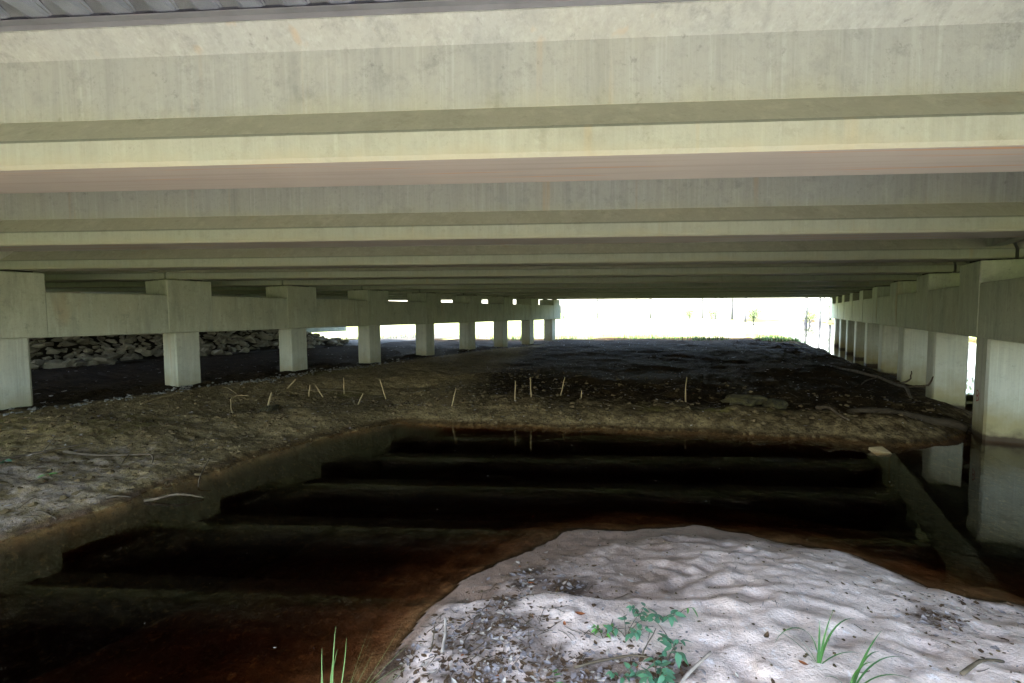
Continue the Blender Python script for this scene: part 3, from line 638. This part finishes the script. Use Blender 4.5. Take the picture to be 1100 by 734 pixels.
def blade_mesh(pts, w):
    mb = MB(); vs = []; fs = []; n = len(pts)
    P = [Vector(p) for p in pts]
    for i, p in enumerate(P):
        d = (P[min(i+1, n-1)]-P[max(i-1, 0)]); s = Vector((d.y, -d.x, 0)); 
        s = s.normalized() if s.length > 1e-5 else Vector((1, 0, 0))
        if abs(d.normalized().z) > .97: s = Vector((_r.x, _r.y, 0))
        ww = w*(1-(i/(n-1))**2.2)*(.7+.6*min(1, i/(n-1)*3)*.5)+.0004
        vs += [p-s*ww, p+Vector((0, 0, -ww*.4)), p+s*ww]
    for i in range(n-1):
        a = i*3; fs += [(a, a+1, a+4, a+3), (a+1, a+2, a+5, a+4)]
    mb.add(vs, fs); return mb.mesh('blade', True)
def tuft(x, y, blades, mat, lab, name='grass_tuft', z=None, k=1.2):
    z = ground_z(x, y) if z is None else z
    t = tag(empty(name, (x, y, z)), lab, 'grass')
    for (ox, az, ln, droop, w) in blades:
        ln *= k; w *= k*(.55 if name == 'reed_tuft' else .85)   # az: sideways lean in the picture plane, droop: how far the tip bends over
        pts = []
        p = Vector((_r.x*ox, _r.y*ox, -.01)); ang = az[0]; n = 10
        side = Vector((_r.x, _r.y, 0))*math.cos(az[1])+Vector((_f.x, _f.y, 0))*math.sin(az[1])
        for i in range(n+1):
            pts.append(p.copy()); a = ang+droop*(i/n)**1.6
            p = p+(side*math.sin(a)+Vector((0, 0, math.cos(a))))*ln/n
        obj('blade', blade_mesh(pts, w), t, [mat])
tuft(.22, 2.86, [(0, (-.12, .2), .36, -2.9, .006), (.003, (-.02, 0), .20, .02, .007), (.006, (.12, .1), .26, .35, .006), (.008, (.25, .3), .30, 1.9, .006),
                 (-.004, (-.5, .2), .24, -.8, .004), (-.006, (-.7, -.3), .22, -.7, .004), (.012, (.7, -.3), .17, 1.0, .005)], M_GRASS, 'tall bright grass tuft with a hooked blade on the sand')
tuft(.34, 2.70, [(0, (.35, .2), .28, .5, .007), (.004, (.5, .1), .30, 1.8, .005), (.008, (.3, .4), .26, 2.2, .005), (-.006, (.1, 0), .18, 1.6, .006), (.01, (.8, 0), .22, 1.3, .004),
                 (-.01, (-.5, .2), .15, -1.2, .006), (.012, (.6, -.3), .25, 1.6, .004), (-.004, (.2, -.2), .16, .6, .007)], M_GRASS, 'drooping grass tuft right of the tall hooked one')
tuft(-2.16, 1.80, [(-.055, (-.05, 0), 0.27, .12, 0.0052), (-.01, (.02, .1), 0.36, .12, 0.0052), (-.03, (.06, 0), 0.23, .1, 0.0046), (.01, (.2, .2), 0.31, -.15, 0.0046), (.02, (.42, .1), 0.39, -.05, 0.0046),
                   (.03, (.42, 0), 0.34, .05, 0.0040), (.045, (.45, .1), 0.30, .05, 0.0040), (.03, (.55, .2), 0.27, -.1, 0.0040), (-.06, (-.1, .1), 0.18, .3, 0.0046), (.05, (.7, .1), 0.37, .2, 0.0034), (.04, (.3, .3), 0.35, .1, 0.0040), (.06, (.62, .2), 0.41, -.1, 0.0034), (-.04, (.12, .2), 0.27, .15, 0.0040), (.02, (.85, .1), 0.33, .3, 0.0034)], M_REED, 'thin reedy grass blades rising from the water edge in front', 'reed_tuft', None, 1.45)
tuft(-2.0, 1.94, [(0, (.75, .3), .24, .35, .0035), (.01, (.6, .5), .16, .4, .003)], M_REED, 'single arching grass blade leaning over the sand bar edge', 'reed_tuft')

# ------------------------------------------------------------------ litter
def litter_leaf(mb, x, y, z, s, rd, mi, flat=False):
    az = rd.uniform(0, 6.28); tl = rd.uniform(-.25, .25) if not flat else 0; cu = rd.uniform(-.25, .45) if not flat else .02; el = rd.uniform(.25, .6)
    ca, sa = math.cos(az), math.sin(az); vs = []; 
    for (t, h) in ((-.5, .02), (-.2, .9), (.15, 1), (.5, .04)):
        for q in (-1, 0, 1):
            lx = t*s; ly = q*h*el*s*.5; lz = (cu*(4*t*t)+.35*abs(q)*h*cu+tl*t)*s*.5
            vs.append((x+ca*lx-sa*ly, y+sa*lx+ca*ly, z+lz))
    mb.add(vs, [(a*3+b, a*3+b+1, a*3+b+4, a*3+b+3) for a in range(3) for b in range(2)], mi)
rd = random.Random(5); pts = []
cl = CLUMP
for k in range(2600):     # drift line on the left half of the bar, in clumps
    c = rd.choice(cl); q = rd.choice((.05, .09, .16, .3)); pts.append((rd.gauss(c[0], q), rd.gauss(c[1], q), rd.choice((.012, .018, .022, .028, .04, .055)), 0))
for k in range(280): pts.append((rd.uniform(-2, 2.4), rd.uniform(1.8, 4.9), rd.uniform(.01, .03), 0))
for k in range(170): pts.append((rd.gauss(-.65, .22), rd.gauss(2.5, .22), rd.uniform(.015, .04), 0))
for k in range(60): pts.append((rd.gauss(.95, .08), rd.gauss(3.9, .14), rd.uniform(.015, .04), 0))
for k in range(60): pts.append((rd.uniform(1.1, 2.2), rd.gauss(4.5, .12), rd.uniform(.02, .06), 0))
for k in range(2400): pts.append((rd.uniform(-11.8, -6.9), rd.uniform(1.3, 8.4), rd.choice((.02, .025, .03, .04, .05, .08)), 1))
for k in range(3000): pts.append((rd.uniform(-9, 3.2), 8.3+9.5*rd.random()**1.8, rd.uniform(.025, .10), 2))
for k in range(900): pts.append((rd.uniform(-12, 3), rd.uniform(18, 33), rd.uniform(.05, .16), 2))
for k in range(700): pts.append((rd.uniform(-21.5, -13), rd.uniform(2, 22), rd.uniform(.05, .16), 2))
A = np.array([(p[0], p[1]) for p in pts]); F_ = fields(A[:, 0], A[:, 1])
lm = {0: MB(), 1: MB(), 2: MB()}
for (x, y, s, k), z, d in zip(pts, F_[0], F_[1]):
    if d < .06: continue
    w = (6, 9, .15, 2.5) if k == 0 else ((2, 8, .1, .7) if k == 1 else (2.2, 8, .05, 1.1))
    litter_leaf(lm[k], x, y, z+.006+s*.06, s, rd, rd.choices(range(4), w)[0])
for k, lab in ((0, 'grey and brown dead leaf litter on the sand bar'), (1, 'brown leaf litter scattered over the left bank'), (2, 'sparse leaf litter on the dark floor beyond the creek')):
    o = obj('leaf_litter', lm[k].mesh('leaf_litter'), None, M_LIT); o['kind'] = 'stuff'; o['label'] = lab; o['category'] = 'leaf litter'
# rust coloured leaf pair on the sand and a few bigger single leaves
for (x, y, s, mi, lab) in ((-1.10, 2.90, .075, 2, 'rust red leaf left of the seedlings'), (-1.16, 2.78, .055, 2, 'smaller rust leaf below the rust red one'), (1.1, 3.2, .10, 0, 'broad grey leaf flat on the bright sand'),
                           (.15, 2.80, .05, 2, 'small red leaf at the foot of the tall grass tuft'), (-.02, 2.98, .075, 1, 'dark curled leaf left of the grass tuft'), (-1.55, 2.12, .075, 3, 'pale round leaf on the left of the sand bar')):
    mb = MB(); litter_leaf(mb, 0, 0, .012, s, rd, 0); o = obj('dead_leaf', mb.mesh('dead_leaf'), None, [M_LIT[mi]]); o.location = (x, y, ground_z(x, y)); tag(o, lab, 'leaf')
# twig litter
tw = MB(); tp = []
for k in range(240): tp.append((rd.gauss(-1.45, .4), rd.gauss(2.45, .45), rd.uniform(.04, .16), .0025))
for k in range(60): tp.append((rd.uniform(-1, 2), rd.uniform(2.1, 4.6), rd.uniform(.03, .12), .002))
for k in range(170): tp.append((rd.uniform(-11.5, -6.9), rd.uniform(1.3, 8.2), rd.uniform(.08, .3), .004))
for k in range(150): tp.append((rd.uniform(-9, 3.), rd.uniform(8.6, 16), rd.uniform(.1, .35), .005))
for (x, y, l, r) in tp:
    a = rd.uniform(0, 6.28); p = [(x+math.cos(a)*l*q, y+math.sin(a)*l*q+rd.uniform(-.1, .1)*l) for q in (-.5, 0, .5)]
    f = fields(np.array([q[0] for q in p]), np.array([q[1] for q in p]))
    if f[1].min() < .05: continue
    tw.tube([(q[0], q[1], z+r+rd.uniform(0, .04)*l) for q, z in zip(p, f[0])], [r, r*.85, r*.5], 4)
o = obj('twig_litter', tw.mesh('twig_litter'), None, [M_TWIG]); o['kind'] = 'stuff'; o['label'] = 'fine dead twigs scattered over the banks and sand'; o['category'] = 'twig litter'
# flecks floating on the creek
fl = MB()
fp = [(rd.uniform(-6.5, 1.5), rd.uniform(1.6, 9.8)) for _ in range(60)]
fa = fields(np.array([p[0] for p in fp]), np.array([p[1] for p in fp]))
for (x, y), d in zip(fp, fa[1]):
    if d < -.15: litter_leaf(fl, x, y, .004, rd.uniform(.012, .045), rd, 0, True)
o = obj('floating_flecks', fl.mesh('floating_flecks'), None, [M_LIT[3]]); o['kind'] = 'stuff'; o['label'] = 'tiny pale leaf flecks floating on the dark creek'; o['category'] = 'leaf litter'

# ------------------------------------------------------------------ beyond the bridge
gr = MB(); rd = random.Random(9); gp = []
for k in range(5200):
    x = rd.uniform(-40, 4) if k < 4400 else rd.uniform(4, 16); v = DECK1-.5+abs(rd.gauss(0, 2.2)); gp.append((x, (v+x*SN)/CS))
for k in range(900):
    x = rd.uniform(-5, 2.0); v = DECK1-1.2+abs(rd.gauss(0, .8)); gp.append((x, (v+x*SN)/CS))
A = np.array(gp); fz = fields(A[:, 0], A[:, 1])
den = fbm(A[:, 0], A[:, 1], .35, 3, 15)
for (x, y), z, q in zip(gp, fz[0], den):
    if q < -.05: continue
    a = rd.uniform(0, 6.28); h = rd.uniform(.12, .38); w = .012; dx, dy = math.cos(a), math.sin(a); b = rd.uniform(.1, .5)*h
    gr.add([(x-dy*w, y+dx*w, z-.02), (x+dy*w, y-dx*w, z-.02), (x+dx*b*.4+dy*w*.8, y+dy*b*.4-dx*w*.8, z+h*.6), (x+dx*b*.4-dy*w*.8, y+dy*b*.4+dx*w*.8, z+h*.6), (x+dx*b, y+dy*b, z+h)], [(0, 1, 2, 3), (3, 2, 4)])
o = obj('grass_fringe', gr.mesh('grass_fringe'), None, [M_GRASS]); o['kind'] = 'stuff'; o['label'] = 'fresh green grass along the bright far edge of the bridge'; o['category'] = 'grass'

def tree_meshes(seed):
    rd = random.Random(seed); tb = MB(); H = rd.uniform(13, 17); r = rd.uniform(.16, .26)
    pts = [(rd.uniform(-1, 1)*.15*k/6, rd.uniform(-1, 1)*.15*k/6, H*k/6-.3) for k in range(7)]
    tb.tube(pts, [r*1.25, r, r*.85, r*.7, r*.5, r*.3, r*.08], 8)
    tips = []
    for k in range(16):
        z = H*rd.uniform(.32, .95); a = rd.uniform(0, 6.28); L = (H-z)*.35+rd.uniform(.8, 2); 
        p = [(0, 0, z), (math.cos(a)*L*.5, math.sin(a)*L*.5, z+L*.25), (math.cos(a)*L, math.sin(a)*L, z+L*.4)]
        tb.tube(p, [r*.3, r*.18, r*.05], 5); tips += p[1:]
    cb = MB()
    for (x, y, z) in tips+[(0, 0, H)]:
        for c in range(70):
            q = Vector((rd.gauss(0, .75), rd.gauss(0, .75), rd.gauss(0, .55)))+Vector((x, y, z)); s = rd.uniform(.12, .26)
            u = Vector((rd.gauss(0, 1), rd.gauss(0, 1), rd.gauss(0, .6))).normalized(); w = u.orthogonal().normalized()
            cb.add([q-u*s, q+w*s*.5, q+u*s, q-w*s*.5], [(0, 1, 2, 3)])
    return tb.mesh('trunk', True), cb.mesh('crown')
TM = [tree_meshes(s) for s in (1, 2, 3)]
for a, b in TM: a.materials.append(M_BARK); b.materials.append(M_CROWN)
TREES = [(-9.5, 78, 'second tree'), (-7.6, 82, ''), (-5.2, 74, ''), (-12.5, 86, ''), (2.0, 76, ''), (3.4, 72, ''), (5.0, 80, ''), (8.5, 84, ''), (-22, 90, ''), (-30, 84, ''), (-40, 92, ''), (16, 66, ''), (24, 70, ''), (-52, 80, '')]
order = sorted(range(len(TREES)), key=lambda i: TREES[i][0]/TREES[i][1])
ORD = ['leftmost', 'second', 'third', 'fourth', 'fifth', 'sixth', 'seventh', 'eighth', 'ninth', 'tenth', 'eleventh', 'twelfth', 'thirteenth', 'rightmost']
for rk, i in enumerate(order):
    x, y, _ = TREES[i]; x, y = x*1.4+.02*y, y*1.4; t = empty('tree', (x, y, ground_z(x, y))); t.rotation_euler.z = i*1.3
    sc = .85+.3*((i*37) % 10)/10; t.scale = (sc, sc, sc)
    tag(t, ('%s tree from the left in the bright woods beyond the bridge' % ORD[rk]) if 0 < rk < 13 else ('%s tree in the bright woods beyond the bridge' % ORD[rk]), 'tree', 'trees beyond the bridge')
    a, b = TM[i % 3]; obj('trunk', a, t); obj('crown', b, t)

# low shrubs in the bright clearing beyond the bridge
def shrub_mesh(seed):
    rd = random.Random(seed); st = MB(); fo = MB()
    for k in range(9):
        a = rd.uniform(0, 6.28); L = rd.uniform(1.2, 2.6); o = rd.uniform(.2, .8)
        p = [(0, 0, -.1), (math.cos(a)*L*o*.4, math.sin(a)*L*o*.4, L*.5), (math.cos(a)*L*o, math.sin(a)*L*o, L)]
        st.tube(p, [.04, .025, .01], 5)
        for c in range(110):
            q = Vector(p[2])*rd.uniform(.45, 1.1)+Vector((rd.gauss(0, .32), rd.gauss(0, .32), rd.gauss(0, .28))); z = rd.uniform(.05, .12)
            u = Vector((rd.gauss(0, 1), rd.gauss(0, 1), rd.gauss(0, .6))).normalized(); w = u.orthogonal().normalized()
            fo.add([q-u*z, q+w*z*.5, q+u*z, q-w*z*.5], [(0, 1, 2, 3)])
    return st.mesh('stem', True), fo.mesh('foliage')
SM = [shrub_mesh(41), shrub_mesh(42)]
for a, b in SM: a.materials.append(M_BARK); b.materials.append(M_CROWN)
SHR = [(-16.0, 104, 'shrub in the bright clearing below the trees, left of the others'), (-11.5, 101, 'shrub in the bright clearing, second from the left'), (-4.5, 106, 'middle shrub in the bright clearing under the far trees'),
       (4.6, 98, 'shrub near the creek in the bright clearing'), (9.5, 103, 'rightmost shrub beyond the bridge, past the creek')]
for i, (x, y, lab) in enumerate(SHR):
    t = tag(empty('shrub', (x, y, max(ground_z(x, y), 0))), lab, 'shrub', 'shrubs beyond the bridge'); t.rotation_euler.z = i*1.1; k = .9+.15*(i % 3); t.scale = (k, k, k)
    a, b = SM[i % 2]; obj('stem', a, t); obj('foliage', b, t)

# crumbs and small clods of earth on the banks
cr = MB(); rd = random.Random(77); cp = []
for k in range(1500): cp.append((rd.uniform(-12, -6.9), rd.uniform(1.2, 8.6), rd.choice((.02, .025, .03, .04, .06, .09))))
for k in range(1500): cp.append((rd.uniform(-8, 3.0), 8.0+6*rd.random()**2, rd.choice((.025, .03, .04, .06, .1))))
for k in range(420): cp.append((rd.uniform(-2.2, 2.4), rd.uniform(1.8, 5.2), rd.choice((.008, .010, .014, .02))))
A = np.array([(p[0], p[1]) for p in cp]); F_ = fields(A[:, 0], A[:, 1])
for (x, y, q), z, d in zip(cp, F_[0], F_[1]):
    if d < .04: continue
    me_ = rocks[rd.randrange(8)]
    Mx = Matrix.Translation((x, y, z+q*.08)) @ Matrix.Rotation(rd.uniform(0, 6.3), 4, 'Z') @ Matrix.Scale(q, 4)
    cr.add([Mx @ v.co for v in me_.vertices], [tuple(p.vertices) for p in me_.polygons])
o = obj('soil_crumbs', cr.mesh('soil_crumbs'), None, [simple('soil_crumb', (.17, .125, .06), (.06, .044, .022), 3, .95, .4, .01, spec=.06)]); o['kind'] = 'stuff'; o['label'] = 'small dark crumbs of earth strewn over the banks'; o['category'] = 'soil'
